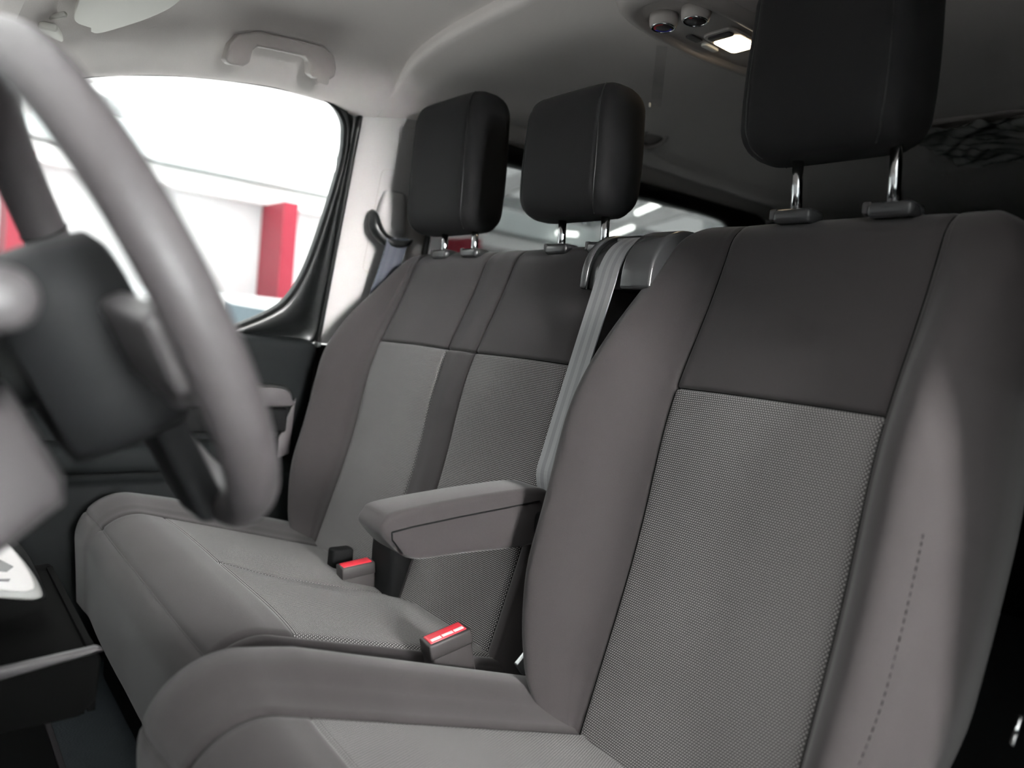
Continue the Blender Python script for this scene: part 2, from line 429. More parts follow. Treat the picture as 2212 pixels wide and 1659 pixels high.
# front door window (glass) and black frame
G = [(-0.60, 0.748), (-0.63, 0.762), (-0.702, 0.803), (-0.742, 0.841), (-0.772, 0.907), (-0.794, 1.012), (-0.813, 1.157), (-0.812, 1.232), (-0.797, 1.275), (-0.752, 1.303), (-0.659, 1.303), (-0.519, 1.288), (-0.401, 1.265), (-0.278, 1.229), (-0.15, 1.165), (0.05, 1.05), (0.25, 0.93), (0.45, 0.80), (0.45, 0.755)]
O = [(-0.60, 0.735), (-0.70, 0.735), (-0.80, 0.735), (-0.834, 0.76), (-0.834, 0.90), (-0.834, 1.02), (-0.836, 1.157), (-0.836, 1.24), (-0.828, 1.30), (-0.752, 1.330), (-0.659, 1.330), (-0.519, 1.315), (-0.401, 1.292), (-0.278, 1.258), (-0.13, 1.195), (0.10, 1.08), (0.31, 0.95), (0.52, 0.80), (0.52, 0.735)]
Gs = catmull(np.array(G), 6); Os = catmull(np.array(O), 6)
Gs[:, 1] = np.clip(Gs[:, 1], 0.746, 2)
win1 = struct(prism('window_1', [side(a, b, 0.0) for a, b in Gs[::2]], (0.005, 0, 0.001), MT['glass']), 'clear passenger door window')
nrm = np.array([1, 0, 0.245]); nrm /= np.linalg.norm(nrm)
Pf = []
for g, o_ in zip(Gs, Os):
    a = np.array(side(*g)); b = np.array(side(*o_)); m_ = a*0.55+b*0.45
    Pf.append([a+nrm*0.02, a-nrm*0.004, a*0.88+b*0.12-nrm*0.010, m_-nrm*0.010, m_*0.9+b*0.1-nrm*0.002, b*0.85+m_*0.15-nrm*0.002, b-nrm*0.012, b+nrm*0.03])
gridobj('window_frame', Pf, MT['black'], win1, flip=True)
tube('window_seal', [np.array(side(*g))-nrm*0.008 for g in Gs[:-6]], 0.004, MT['dark'], win1, 8)
# passenger door lower panel
door = empty('door_1'); struct(door, 'dark plastic passenger door trim with lit window sill')
sec = [(0.025, 0.742), (0.0, 0.747), (-0.03, 0.746), (-0.055, 0.741), (-0.064, 0.728), (-0.062, 0.70), (-0.05, 0.60), (-0.045, 0.50), (-0.05, 0.42), (-0.07, 0.38), (-0.075, 0.20), (-0.06, 0.06), (0.06, 0.04)]
secs = catmull(np.array(sec), 5)
P = []
for y in [0.74, 0.5, 0.2, -0.1, -0.3, -0.5, -0.65, -0.75, -0.79, -0.81, -0.818, -0.822]:
    tuck = max(0, (-0.78-y)/0.042)**2*0.022
    P.append([(1.852+a+tuck, y, b-tuck*0.4) for a, b in secs])
gridobj('door_panel', P, MT['door'], door)
hp = catmull(np.array([(-0.40, 0.628), (-0.60, 0.630), (-0.72, 0.632), (-0.752, 0.622), (-0.764, 0.595), (-0.758, 0.555), (-0.735, 0.51), (-0.70, 0.50), (-0.60, 0.52), (-0.40, 0.54)]), 5, True)
prism('handle_bezel', [(1.805, a, b) for a, b in hp], (-0.012, 0, 0), MT['black'], door, 0.004)
hp2 = catmull(np.array([(-0.40, 0.622), (-0.60, 0.624), (-0.715, 0.626), (-0.742, 0.617), (-0.752, 0.60), (-0.750, 0.582), (-0.60, 0.582), (-0.40, 0.582)]), 4, True)
prism('pull_handle', [(1.795, a, b) for a, b in hp2], (-0.026, 0, 0), MT['shroud'], door, 0.008)
box('lower_grip', (1.775, -0.748, 0.515), (1.80, -0.45, 0.575), MT['dark'], door, 0.008)
prism('grip_fillet', [(1.797, -0.772, 0.60), (1.797, -0.765, 0.46), (1.797, -0.735, 0.45), (1.797, -0.735, 0.50)], (-0.006, 0, 0), MT['shroud'], door, 0.002)
box('door_armrest', (1.70, -0.60, 0.44), (1.80, -0.05, 0.50), MT['door'], door, 0.02)
box('latch_striker', (1.80, -0.831, 0.728), (1.825, -0.822, 0.74), MT['steel'], door, 0.002)

# B pillar trim (light upper, dark lower)
psec = [(-0.838, -0.03), (-0.838, 0.004), (-0.842, 0.012), (-0.862, 0.022), (-0.90, 0.030), (-0.96, 0.034), (-1.02, 0.034), (-1.06, 0.028), (-1.082, 0.012), (-1.088, -0.03)]
ps = catmull(np.array(psec), 5)
P = [[(sx(z)-b, a, z) for a, b in ps] for z in np.linspace(0.737, 1.318, 24)]
tr1 = struct(gridobj('trim_1', P, MT['trim']), 'light grey upper trim of the pillar behind the passenger door')
P = [[(sx(z)-b*0.9-0.002, a, z) for a, b in ps] for z in np.linspace(0.0, 0.735, 10)]
tr2 = struct(gridobj('trim_2', P, MT['door']), 'dark lower trim of the pillar behind the passenger door')
tube('pillar_edge_seal', [(sx(z)-0.012, -0.8375, z) for z in np.linspace(0.70, 1.29, 16)], 0.007, MT['black'], tr1, 8)
# adjuster cover plate and cap on the pillar
def rrect(y0, y1, z0, z1, r, n=5):
    out = []
    for cy, cz, a0 in ((y1-r, z1-r, 0), (y0+r, z1-r, 90), (y0+r, z0+r, 180), (y1-r, z0+r, 270)):
        for k in range(n+1):
            a = math.radians(a0+90*k/n); out.append((cy+r*math.cos(a), cz+r*math.sin(a)))
    return out
_by = ps[::-1][:, 0]; _bb = ps[::-1][:, 1]
def pil(y, z, o=0.0003): return (sx(z)-float(np.interp(y, _by, _bb))-o, y, z)
tube('cover_seam', [pil(a, b) for a, b in rrect(-1.03, -0.912, 0.93, 1.182, 0.014)], 0.0008, MT['handle'], tr1, 6, closed=True)
tube('cap_seam', [pil(a, b) for a, b in rrect(-0.985, -0.938, 1.260, 1.288, 0.007)], 0.0008, MT['handle'], tr1, 6, closed=True)

# passenger belt
pb = empty('seat_belt'); pb.location = (0, 0, 0)
cx_, cy_, cz_ = 1.725, -0.955, 1.07
def bootring(z, ry, rx, yo=0.0, xo=0.0):
    return [(sx(z)-0.036-xo-rx*max(0, math.cos(a))**0.6+0.0 if math.cos(a) > 0 else sx(z)-0.030, cy_+yo+ry*math.sin(a), z) for a in np.linspace(-PI, PI, 25)[:-1]]
P = [bootring(1.135, 0.020, 0.002), bootring(1.128, 0.030, 0.010), bootring(1.105, 0.036, 0.020), bootring(1.075, 0.040, 0.026), bootring(1.045, 0.040, 0.030, -0.004), bootring(1.025, 0.034, 0.026, -0.006), bootring(1.018, 0.02, 0.01, -0.006)]
gridobj('anchor_boot', P, MT['trim'], pb, closev=True, caps=True, flip=True)
ring = catmull(np.array([(1.722, -0.900, 1.078), (1.708, -0.900, 1.058), (1.704, -0.906, 1.034), (1.700, -0.926, 1.012), (1.694, -0.955, 1.004), (1.690, -0.985, 1.008), (1.692, -1.003, 1.018)]), 6)
n_ = len(ring)
rr = np.array([float(np.interp(k/(n_-1), [0, 0.08, 0.3, 0.6, 0.85, 1], [0.004, 0.011, 0.0165, 0.014, 0.009, 0.003])) for k in range(n_)])
tube('guide_ring', ring, rr, MT['black'], pb, 12)
path = catmull(np.array([(1.686, -0.957, 1.016), (1.688, -0.956, 0.998), (1.704, -0.948, 0.93), (1.735, -0.935, 0.82), (1.76, -0.925, 0.65), (1.79, -0.92, 0.40), (1.80, -0.92, 0.10)]), 6)
ribbon('webbing', path, (0.0, -0.060, 0.010), 0.0025, MT['web2'], pb)
tag(pb, 'blue-grey seat belt hanging from the passenger side pillar', 'seat belt')

# rear side wall with tinted window
wr = struct(box('wall_right', (1.80, -3.05, 0.0), (1.92, -1.085, 0.80), MT['door']), 'dark rear side wall below the tinted window')
GR = [(-1.13, 0.80), (-1.11, 0.90), (-1.10, 1.10), (-1.115, 1.22), (-1.16, 1.262), (-1.31, 1.268), (-1.83, 1.277), (-2.20, 1.284), (-2.32, 1.270), (-2.37, 1.20), (-2.37, 0.95), (-2.34, 0.82), (-2.2, 0.80)]
OR = [(-1.086, 0.78), (-1.086, 0.90), (-1.086, 1.10), (-1.086, 1.26), (-1.12, 1.32), (-1.31, 1.324), (-1.83, 1.33), (-2.22, 1.334), (-2.45, 1.33), (-2.55, 1.25), (-2.55, 0.95), (-2.55, 0.78), (-2.2, 0.78)]
Gs2 = catmull(np.array(GR), 5); Os2 = catmull(np.array(OR), 5)
win2 = struct(prism('window_2', [side(a, b, 0.0) for a, b in Gs2[::2]], (0.005, 0, 0.001), MT['tint']), 'tinted rear side window behind the headrests')
Pf = []
for g, o_ in zip(Gs2, Os2):
    a = np.array(side(*g)); b = np.array(side(*o_)); m_ = (a+b)/2
    Pf.append([a+nrm*0.02, a-nrm*0.002, a*0.7+b*0.3-nrm*0.02, m_-nrm*0.024, b-nrm*0.03, b+nrm*0.03])
gridobj('window_frame', Pf, MT['black'], win2, flip=True)
struct(box('wall_right_end', (1.68, -3.05, 0.80), (1.90, -2.54, 1.36), MT['door']), 'dark rear corner panel of the van')
struct(box('wall_rear', (0.08, -3.12, 0.0), (1.92, -3.05, 1.44), MT['dark']), 'dark rear end of the van')
P = [[(2*XM-sx(z)+0.01, y, z) for z in np.linspace(0, 1.33, 12)] for y in (-0.84, -1.5, -3.05)]
wlft = struct(gridobj('wall_left', P, MT['door']), 'dark driver side wall behind the door opening')
gridobj('outer_skin', [[(2*XM-sx(z)-0.06, y, z) for z in np.linspace(0, 1.36, 8)] for y in (-0.84, -1.5, -3.05)], MT['beam'], wlft, flip=True)
P = [[(2*XM-(sx(z)-b), a, z) for a, b in ps] for z in np.linspace(0.0, 1.318, 24)]
struct(gridobj('trim_3', P, MT['door'], flip=True), 'dark pillar trim beside the driver seat')
# sills, A pillars, header, fire wall, windscreen
struct(box('trim_4', (0.09, -0.84, -0.06), (0.20, 0.75, 0.08), MT['dark'], None, 0.01), 'dark driver door sill')
for k, s_ in enumerate((1, -1)):
    pth = [np.array([XM+s_*(sx(z)-XM-0.03), y, z]) for y, z in ((-0.14, 1.225), (0.05, 1.11), (0.30, 0.95), (0.55, 0.78), (0.72, 0.62))]
    struct(tube('trim_%d' % (5+k), catmull(pth, 5), 0.05, MT['liner']), 'pale windscreen pillar trim, %s side' % ('passenger' if s_ > 0 else 'driver'))
struct(box('trim_7', (0.33, -0.135, 1.235), (1.67, -0.10, 1.30), MT['liner'], None, 0.01), 'padded windscreen header')
win3 = struct(mk('window_3', [(0.36, -0.105, 1.255), (1.64, -0.105, 1.255), (1.74, 0.78, 0.84), (0.26, 0.78, 0.84)], [(0, 1, 2, 3)], MT['glass'], smooth=False), 'windscreen glass')
fw = struct(box('wall_front', (0.10, 0.78, -0.06), (1.93, 0.86, 0.82), MT['dark']), 'bulkhead ahead of the dashboard')
bn = struct(prism('trim_8', [(x, y, z) for x, y, z in ((0.18, 0.86, 0.80), (1.82, 0.86, 0.80), (1.74, 1.55, 0.66), (1.5, 1.72, 0.60), (0.5, 1.72, 0.60), (0.26, 1.55, 0.66))], (0, 0, -0.05), MT['carpaint']), 'white bonnet of the van, unseen, added to bounce light up')  # unseen bonnet added to bounce light onto the headliner
# open driver door, unseen, added and angled to shade the footwell
d2 = empty('door_2'); struct(d2, 'open driver door added out of view to shade the footwell')
_a = math.radians(55); du = np.array([-math.sin(_a), -math.cos(_a), 0]); dnv = np.array([-math.cos(_a), math.sin(_a), 0]); dh = np.array([0.12, 0.50, 0])
def dp(s_, z, off=0.0): return dh+du*s_+np.array([0, 0, z])+dnv*off
prism('door_panel', [dp(0, 0.0), dp(1.22, 0.0), dp(1.28, 0.10), dp(1.28, 0.74), dp(0, 0.74)], dnv*0.09, MT['door'], d2, 0.02)
fr_ = catmull([dp(0.05, 0.74, 0.045), dp(0.40, 0.97, 0.045), dp(0.80, 1.22, 0.045), dp(0.95, 1.28, 0.045), dp(1.20, 1.30, 0.045), dp(1.26, 1.25, 0.045), dp(1.27, 0.74, 0.045)], 6)
tube('window_frame', fr_, 0.025, MT['black'], d2, 10)
prism('window_pane', [p for p in fr_[::2]], dnv*0.004, MT['glass'], d2)
struct(box('wall_front_door', (1.86, -0.83, -0.06), (1.93, 0.80, 0.735), MT['door']), 'outer skin of the passenger door')

# ================================================================== seats
REC = math.radians(17); UPV = np.array([0, -math.sin(REC), math.cos(REC)]); NV = np.array([0, math.cos(REC), math.sin(REC)])
P0 = np.array([0, -0.90, 0.746])
def bulge(t): return 0.022*math.exp(-((t+0.03)/0.15)**2)-0.004
TOP, RT, THK = 0.262, 0.055, 0.125
def topdrop(t, TOP):
    if t <= TOP-RT: return 0.0
    s = min(1.0, (t-(TOP-RT))/RT); return RT*(1-math.sqrt(max(0.0, 1-s*s)))

def backrest(parent, section, seams, tseam, tseam_rng, patches, tmin=-0.53, nseg=9, TOP=0.262):
    """section(t)-> list of (x,d) control points, seams: control indices that are stitched"""
    ts = cosdist(tmin, tseam, 44)[:-1]+cosdist(tseam, TOP, 46)
    it = 44
    rows = []
    for t in ts:
        C = np.array(section(t)); k = len(C); pts = []
        for i in range(k-1):
            p0 = C[i-1] if i else 2*C[0]-C[1]; p1, p2 = C[i], C[i+1]; p3 = C[i+2] if i+2 < k else 2*C[-1]-C[-2]
            for s in cosdist(0, 1, nseg)[:-1]:
                pts.append(0.5*((2*p1)+(-p0+p2)*s+(2*p0-5*p1+4*p2-p3)*s*s+(-p0+3*p1-3*p2+p3)*s**3))
        pts.append(C[-1]); pts = np.array(pts)
        dr = topdrop(t, TOP); bu = bulge(t); row = []
        for j, (x, d) in enumerate(pts):
            front = 1.0 if d > -0.03 else max(-1.0, 1-2*(-0.03-d)/(THK-0.05))
            dd = d - dr*front + bu*max(0, front)
            for sidx in seams:
                sxp = pts[sidx*nseg][0]
                if d > -0.05: dd -= 0.0050*math.exp(-((x-sxp)/0.0024)**2)
            if tseam_rng[0] <= j/nseg <= tseam_rng[1]:
                dd -= 0.0060*math.exp(-((t-tseam)/0.0025)**2)
            row.append(np.array([x, 0, 0])+P0*np.array([0, 1, 1])+UPV*t+NV*dd)
        rows.append(row)
    R = np.array(rows)
    acc = np.array(ts)
    out = []
    for (nm, c0, c1, r0, r1, m) in patches:
        i0 = 0 if r0 == 'bot' else it; i1 = len(ts)-1 if r1 == 'top' else it
        sub = R[i0:i1+1, c0*nseg:c1*nseg+1]
        uv = np.stack([sub[:, :, 0], np.repeat(acc[i0:i1+1, None], sub.shape[1], 1)], -1)
        out.append(gridobj(nm, sub, m, parent, flip=True, uv=uv))
    for sidx in seams:
        tube('seam_thread', R[2::2, sidx*nseg]+NV*0.0006, 0.0010, MT['void'], parent, 6)
    tube('seam_thread', R[it, int(tseam_rng[0]*nseg):int(tseam_rng[1]*nseg)+1]+NV*0.0006, 0.0010, MT['void'], parent, 6)
    # rear shell closes the back
    sub = np.stack([R[:, 0], R[:, 0]*0.5+R[:, -1]*0.5-NV*0.006, R[:, -1]], 1)
    gridobj('back_shell', sub, MT['dark'], parent)
    return R, ts

DX = 0.562
Wd = itab([(-0.53, 0.165), (-0.50, 0.205), (-0.46, 0.245), (-0.38, 0.280), (-0.28, 0.300), (-0.12, 0.303), (0.0, 0.297), (0.10, 0.284), (0.17, 0.270), (0.22, 0.257), (0.25, 0.243), (0.275, 0.218), (0.287, 0.190)])
Bd = itab([(-0.53, 0.030), (-0.45, 0.060), (-0.30, 0.082), (-0.10, 0.078), (0.05, 0.058), (0.15, 0.036), (0.22, 0.016), (0.287, 0.0)])
def bol(W, B, s0, f):   # bolster control points from the seam outwards
    e = W-s0
    return [(s0+e*a, B*b+c) for a, b, c in ((0.25, 0.26, 0), (0.50, 0.72, 0), (0.73, 1.0, 0), (0.90, 0.80, 0), (1.0, 0.22, -0.012), (1.0, 0.0, -0.075), (0.90, 0.0, -THK))]
def sec_driver(t):
    W, B = Wd(t), Bd(t)
    s0 = min(0.152, W-0.02)
    r = [(0.0, 0.004), (0.08, 0.003), (s0, 0.0)]+bol(W, B, s0, 1)
    e = W-s0; g = B/0.08     # outer (door side) bolster is lower and rounder
    wd = 1.0+0.36*min(1.0, max(0.0, (t-0.06)/0.14))
    ro = [(s0+e*a*wd, 0.08*g*b+c) for a, b, c in ((0.08, 0.16, 0), (0.20, 0.50, 0), (0.33, 0.66, 0), (0.46, 0.56, 0), (0.60, 0.22, -0.004), (0.78, -0.10, -0.045), (0.76, 0.0, -THK))]
    l = [(-a, b) for a, b in (r[:3]+ro)[:0:-1]]
    return [(DX+a, b) for a, b in l+r]

seat = empty('driver_seat')
tag(seat, 'dark grey cloth driver seat with dotted weave centre panels, nearest the camera', 'seat')
db = empty('backrest'); db.parent = seat
# indices: 9 controls each side -> centre index 9 ; seams at 7 and 11
RD, TD = backrest(db, sec_driver, (7, 11), 0.0, (7, 11), [
    ('bolster', 0, 7, 'bot', 'top', MT['cloth']), ('bolster', 11, 18, 'bot', 'top', MT['cloth']),
    ('insert_panel', 7, 11, 'bot', 'seam', MT['dots']), ('upper_panel', 7, 11, 'seam', 'top', MT['cloth'])], TOP=0.287)

# stitch line along the outer bolster crest
stv, stf = [], []
for i in range(4, 30):
    a, b = RD[i, 22], RD[i+1, 22]
    for q in (0.1, 0.6):
        p = a+(b-a)*q; e = (b-a)*0.28; k = len(stv); nn = NV*0.0012-np.array([0.0006, 0, 0]); xx = np.array([0.0006, 0, 0])
        stv += [p-xx+nn, p+xx+nn, p+e+xx+nn, p+e-xx+nn]; stf.append((k, k+1, k+2, k+3))
st = mk('stitching', stv, stf, MT['dark'], db, False)

def cushion(parent, section, seams, qseam, qpipe_a, patches, origin, th, Q, r, front_drop, Wscale, skirt, nseg=9, fascia=None, base_z=0.14, seam_cols=None):
    f = np.array([0, math.cos(th), math.sin(th)]); n = np.array([0, -math.sin(th), math.cos(th)])
    path = []       # (point, normal, s, a)
    for q in cosdist(0, qseam, 30)[:-1]+cosdist(qseam, Q-r, 12): path.append((origin+f*q, n, q))
    i_seam = 30
    cen = origin+f*(Q-r)-n*r
    amax = PI/2+th+0.06
    for a in np.linspace(0, amax, 26)[1:]:
        path.append((cen+r*(math.sin(a)*f+math.cos(a)*n), math.sin(a)*f+math.cos(a)*n, Q-r+r*a))
    i_pipe = 42+int(26*qpipe_a/amax)
    lp, ln, ls = path[-1]; dn = np.cross(np.array([1.0, 0, 0]), ln); dn = dn if dn[2] < 0 else -dn
    for k in range(1, 9): path.append((lp+dn*front_drop*k/8, ln, ls+front_drop*k/8))
    s_seam = path[i_seam][2]; s_pipe = path[i_pipe][2]
    rows = []; S = []
    for (p, nn, s) in path:
        C = np.array(section(s)); k = len(C); pts = []
        for i in range(k-1):
            p0 = C[i-1] if i else 2*C[0]-C[1]; p1, p2 = C[i], C[i+1]; p3 = C[i+2] if i+2 < k else 2*C[-1]-C[-2]
            for u in cosdist(0, 1, nseg)[:-1]:
                pts.append(0.5*((2*p1)+(-p0+p2)*u+(2*p0-5*p1+4*p2-p3)*u*u+(-p0+3*p1-3*p2+p3)*u**3))
        pts.append(C[-1]); pts = np.array(pts); row = []
        for j, (x, d) in enumerate(pts):
            dd = d
            if s <= s_pipe+1e-6:
                for si in seams:
                    if si == 5 and s > s_seam: continue
                    dd -= 0.0045*math.exp(-((x-pts[si*nseg][0])/0.0026)**2)
            if seam_cols and seam_cols[0] <= j/nseg <= seam_cols[1]: dd -= 0.0022*math.exp(-((s-s_seam)/0.003)**2)
            dd -= 0.0035*math.exp(-((s-s_pipe)/0.003)**2)
            row.append(p+np.array([x, 0, 0])+nn*dd)
        rows.append(row); S.append(s)
    R = np.array(rows); S = np.array(S); N = len(S)-1
    key = {'rear': 0, 'seam': i_seam, 'pipe': i_pipe, 'end': N}
    for (nm, c0, c1, r0, r1, m) in patches:
        i0, i1 = key[r0], key[r1]; sub = R[i0:i1+1, c0*nseg:c1*nseg+1]
        uv = np.stack([sub[:, :, 0], np.repeat(S[i0:i1+1, None], sub.shape[1], 1)], -1)
        gridobj(nm, sub, m, parent, uv=uv, flip=False)
    for si in seams:
        i1 = i_seam if si == 5 else i_pipe
        if si != 2 or len(seams) != 3: tube('seam_thread', R[1:i1+1, si*nseg], 0.0009, MT['void'], parent, 6)
    tube('seam_thread', R[i_pipe, 3:-3], 0.0014, MT['cloth'], parent, 6)
    for e, fl in ((0, False), (-1, True)):
        ed = R[:, e]; lo = ed.copy(); lo[:, 2] = np.minimum(base_z, ed[:, 2]-0.001)
        mid = ed*0.5+lo*0.5
        gridobj('side_panel', np.stack([lo, mid, ed], 1), skirt, parent, flip=fl)
    return R, S

dc = empty('cushion'); dc.parent = seat
def wc(s): return 0.302-0.025*max(0, (s-0.46)/0.25)**1.5
def sec_dc(s):
    W = wc(s); k = 1.0 if s < 0.45 else max(0.25, 1-(s-0.45)/0.25)
    rear = max(0, 1-s/0.12)
    r = [(0.0, -0.006), (0.08, -0.004), (0.152, 0.0), (0.195, 0.014*k), (0.235, 0.030*k), (W-0.032, 0.030*k), (W-0.010, 0.012*k), (W, -0.012), (W+0.001, -0.035)]
    l = [(-a, b) for a, b in r[:0:-1]]
    return [(DX+a, b) for a, b in l+r]
cushion(dc, sec_dc, (6, 10), 0.47, 1.5, [
    ('insert_panel', 6, 10, 'rear', 'seam', MT['dots']), ('front_panel', 6, 10, 'seam', 'pipe', MT['cloth']),
    ('bolster', 0, 6, 'rear', 'pipe', MT['cloth']), ('bolster', 10, 16, 'rear', 'pipe', MT['cloth']), ('front_fascia', 0, 16, 'pipe', 'end', MT['cloth'])],
    np.array([0, -0.80, 0.250]), math.radians(17.0), 0.582, 0.075, 0.12, None, MT['cloth'], seam_cols=(6, 10))
box('seat_plinth', (0.30, -0.80, 0.0), (0.82, -0.26, 0.15), MT['dark'], seat, 0.02)

# -------- headrests
def headrest(seat_, cx, cy, z0, z1, hw, hd, px, post_bottom, lean=0.0, name='headrest', lf=0.07):
    h = empty(name); h.parent = seat_
    nz, na = 34, 96
    angs = np.linspace(0, 2*PI, na, endpoint=False)
    rows = []
    zc = np.array(cosdist(0, 1, nz))
    for q in zc:
        z = z0+(z1-z0)*q
        # rounded ends
        e = min(q, 1-q)*(z1-z0); r = 0.045
        sh = 1.0 if e > r else math.sqrt(max(0, 1-((r-e)/r)**2))
        a = (hw-0.030)+0.030*sh; b = (hd-0.042)+0.042*sh
        a *= 0.965+0.035*math.sin(PI*min(1, q*1.2+0.1)); b *= 0.93+0.07*math.sin(PI*q)
        if q in (0.0, 1.0): a *= 0.9; b *= 0.75
        row = []
        for an in angs:
            c, s = math.cos(an), math.sin(an); ex = 2/4.8
            x = a*math.copysign(abs(c)**ex, c); y = b*math.copysign(abs(s)**ex, s)
            g = 1-0.022*math.exp(-((abs(x)-hw*0.815)/0.004)**2)*(1 if abs(x) < a*0.995 else 0)
            row.append((cx+x*g, cy+lean*(z-z0)+y*g, z))
        rows.append(row)
    R = np.array(rows)
    # split columns into front/back pad and two side panels at |x| = 0.80 hw
    k = int(round(na*0.0))
    lim = [i for i in range(na) if abs(math.cos(angs[i]))**(2/4.8) > 0.815]
    # contiguous ranges
    right = [i for i in range(-na//4, na//4+1) if abs(math.cos(angs[i % na]))**(2/4.8) > 0.815 and math.cos(angs[i % na]) > 0]
    r0, r1 = right[0], right[-1]
    idxR = [i % na for i in range(r0, r1+1)]
    idxL = [(i+na//2) % na for i in range(r0, r1+1)]
    idxF = [i % na for i in range(r1, r0+na//2+1)]
    idxB = [(i+na//2) % na for i in range(r1, r0+na//2+1)]
    pad = gridobj('front_pad', R[:, idxF], MT['headcloth'], h)
    gridobj('back_pad', R[:, idxB], MT['headcloth'], h)
    gridobj('side_panel', R[:, idxR], MT['headcloth'], h); gridobj('side_panel', R[:, idxL], MT['headcloth'], h)
    for ci in (idxR[-1], idxR[0], idxL[0], idxL[-1]):
        tube('seam', R[2:-2, ci], 0.0011, MT['black'], h, 6)
    for q, nm in ((0, 'bottom_panel'), (-1, 'top_panel')):
        rg = R[q]; c = rg.mean(0); V = np.vstack([rg, c]); F = [(i, (i+1) % na, na) if q else ((i+1) % na, i, na) for i in range(na)]
        mk(nm, V, F, MT['headcloth'], h, True)
    for p in px:
        cb_ = cy-lf*(z0-post_bottom)
        po = tube('post', [(p, cb_-lf*0.04, post_bottom-0.04), (p, cy+lf*0.03, z0+0.03)], 0.0078, MT['chrome'], h, 16)
        sl = box('post_sleeve', (p-0.034, cb_-0.020, post_bottom-0.014), (p+0.026, cb_+0.022, post_bottom+0.007), MT['gloss'], h, 0.008, seg=4)
        box('release_button', (p+0.021, cb_-0.006, post_bottom-0.008), (p+0.033, cb_+0.018, post_bottom+0.008), MT['shroud'], sl, 0.003)
    return h
headrest(seat, 0.578, -0.985, 1.086, 1.345, 0.120, 0.066, (0.484, 0.622), 1.012, lf=0.14)

# -------- armrest on the inner side of the driver seat
ar = empty('armrest'); ar.parent = seat
prof = catmull(np.array([(-0.528, 0.536), (-0.521, 0.523), (-0.530, 0.508), (-0.557, 0.484), (-0.587, 0.4735), (-0.66, 0.4735), (-0.80, 0.474), (-0.84, 0.50), (-0.83, 0.548), (-0.80, 0.566), (-0.70, 0.562), (-0.60, 0.553), (-0.54, 0.545)]), 4, True)
prism('pad', [(0.893, a, b) for a, b in prof], (0.075, 0, 0), MT['cloth'], ar, 0.011, 4)
tube('piping', [(0.8915, a, b) for a, b in ((-0.537, 0.5185), (-0.57, 0.5235), (-0.65, 0.532), (-0.75, 0.541), (-0.80, 0.546))], 0.0013, MT['dark'], ar, 6)
tube('front_piping', [(0.8925, -0.537, 0.5185), (0.893, -0.539, 0.507), (0.8935, -0.558, 0.486)], 0.0012, MT['dark'], ar, 6)
box('hinge', (0.862, -0.835, 0.49), (0.900, -0.795, 0.53), MT['dark'], ar, 0.01)

# -------- bench seat
bench = empty('bench_seat')
tag(bench, 'double passenger bench seat in dark grey cloth with plain centre strip', 'seat')
bb = empty('backrest'); bb.parent = bench
Wb = itab([(-0.53, 1.58), (-0.50, 1.63), (-0.43, 1.705), (-0.30, 1.75), (-0.08, 1.755), (0.05, 1.74), (0.12, 1.712), (0.18, 1.685), (0.22, 1.655), (0.25, 1.625), (0.262, 1.60)])
Bb = itab([(-0.53, 0.02), (-0.45, 0.050), (-0.28, 0.072), (-0.07, 0.070), (0.05, 0.052), (0.12, 0.034), (0.22, 0.008), (0.262, 0.0)])
def sec_bench(t):
    W, B = Wb(t), Bb(t); s0 = min(1.607, W-0.015)
    ctl = [(0.952, -THK), (0.926, -0.10), (0.916, -0.055), (0.922, -0.012), (0.944, 0.0), (1.08, 0.005), (1.222, 0.0), (1.272, 0.003), (1.322, 0.0), (1.46, 0.005), (s0, 0.0)]
    return ctl+bol(W, B, s0, 1)
backrest(bb, sec_bench, (4, 6, 8, 10), 0.013, (4, 10), [
    ('side_panel', 0, 4, 'bot', 'top', MT['cloth']),
    ('insert_panel', 4, 6, 'bot', 'seam', MT['dots']), ('upper_panel', 4, 6, 'seam', 'top', MT['cloth']),
    ('center_strip', 6, 8, 'bot', 'seam', MT['cloth']), ('upper_strip', 6, 8, 'seam', 'top', MT['cloth']),
    ('insert_panel', 8, 10, 'bot', 'seam', MT['dots']), ('upper_panel', 8, 10, 'seam', 'top', MT['cloth']),
    ('bolster', 10, 17, 'bot', 'top', MT['cloth'])])
bc = empty('cushion'); bc.parent = bench
def sec_bc(s):
    fr = max(0, (s-0.44)/0.2)**1.5*0.02
    k = max(0.3, 1-max(0, s-0.42)/0.3)
    W = 1.752-fr; h2 = min(1.0, max(0.0, (0.47-s)/0.10))
    return [(0.917+fr*0.3, -0.04), (0.919+fr*0.3, -0.014), (0.933+fr*0.3, 0.0), (1.02, 0.007), (1.16, 0.007), (1.255, 0.006-0.010*h2), (1.35, 0.006-0.002*h2), (1.48, 0.004), (1.585, 0.0),
            (1.63, 0.010*k), (1.68, 0.020*k), (W-0.03, 0.018*k), (W-0.008, 0.0), (W, -0.02), (W+0.001, -0.04)]
cushion(bc, sec_bc, (2, 5, 8), 0.475, 1.12, [
    ('insert_panel', 2, 8, 'rear', 'seam', MT['dots']), ('front_panel', 2, 14, 'seam', 'pipe', MT['cloth']),
    ('side_edge', 0, 2, 'rear', 'pipe', MT['cloth']), ('bolster', 8, 14, 'rear', 'seam', MT['cloth']), ('front_fascia', 0, 14, 'pipe', 'end', MT['cloth'])],
    np.array([0, -0.885, 0.252]), math.radians(15.3), 0.586, 0.075, 0.12, None, MT['cloth'], seam_cols=(2, 8))
box('seat_plinth', (0.96, -0.86, 0.0), (1.72, -0.36, 0.16), MT['dark'], bench, 0.02)
box('buckle_pocket', (1.225, -0.80, 0.25), (1.318, -0.745, 0.405), MT['dark'], bench, 0.015)
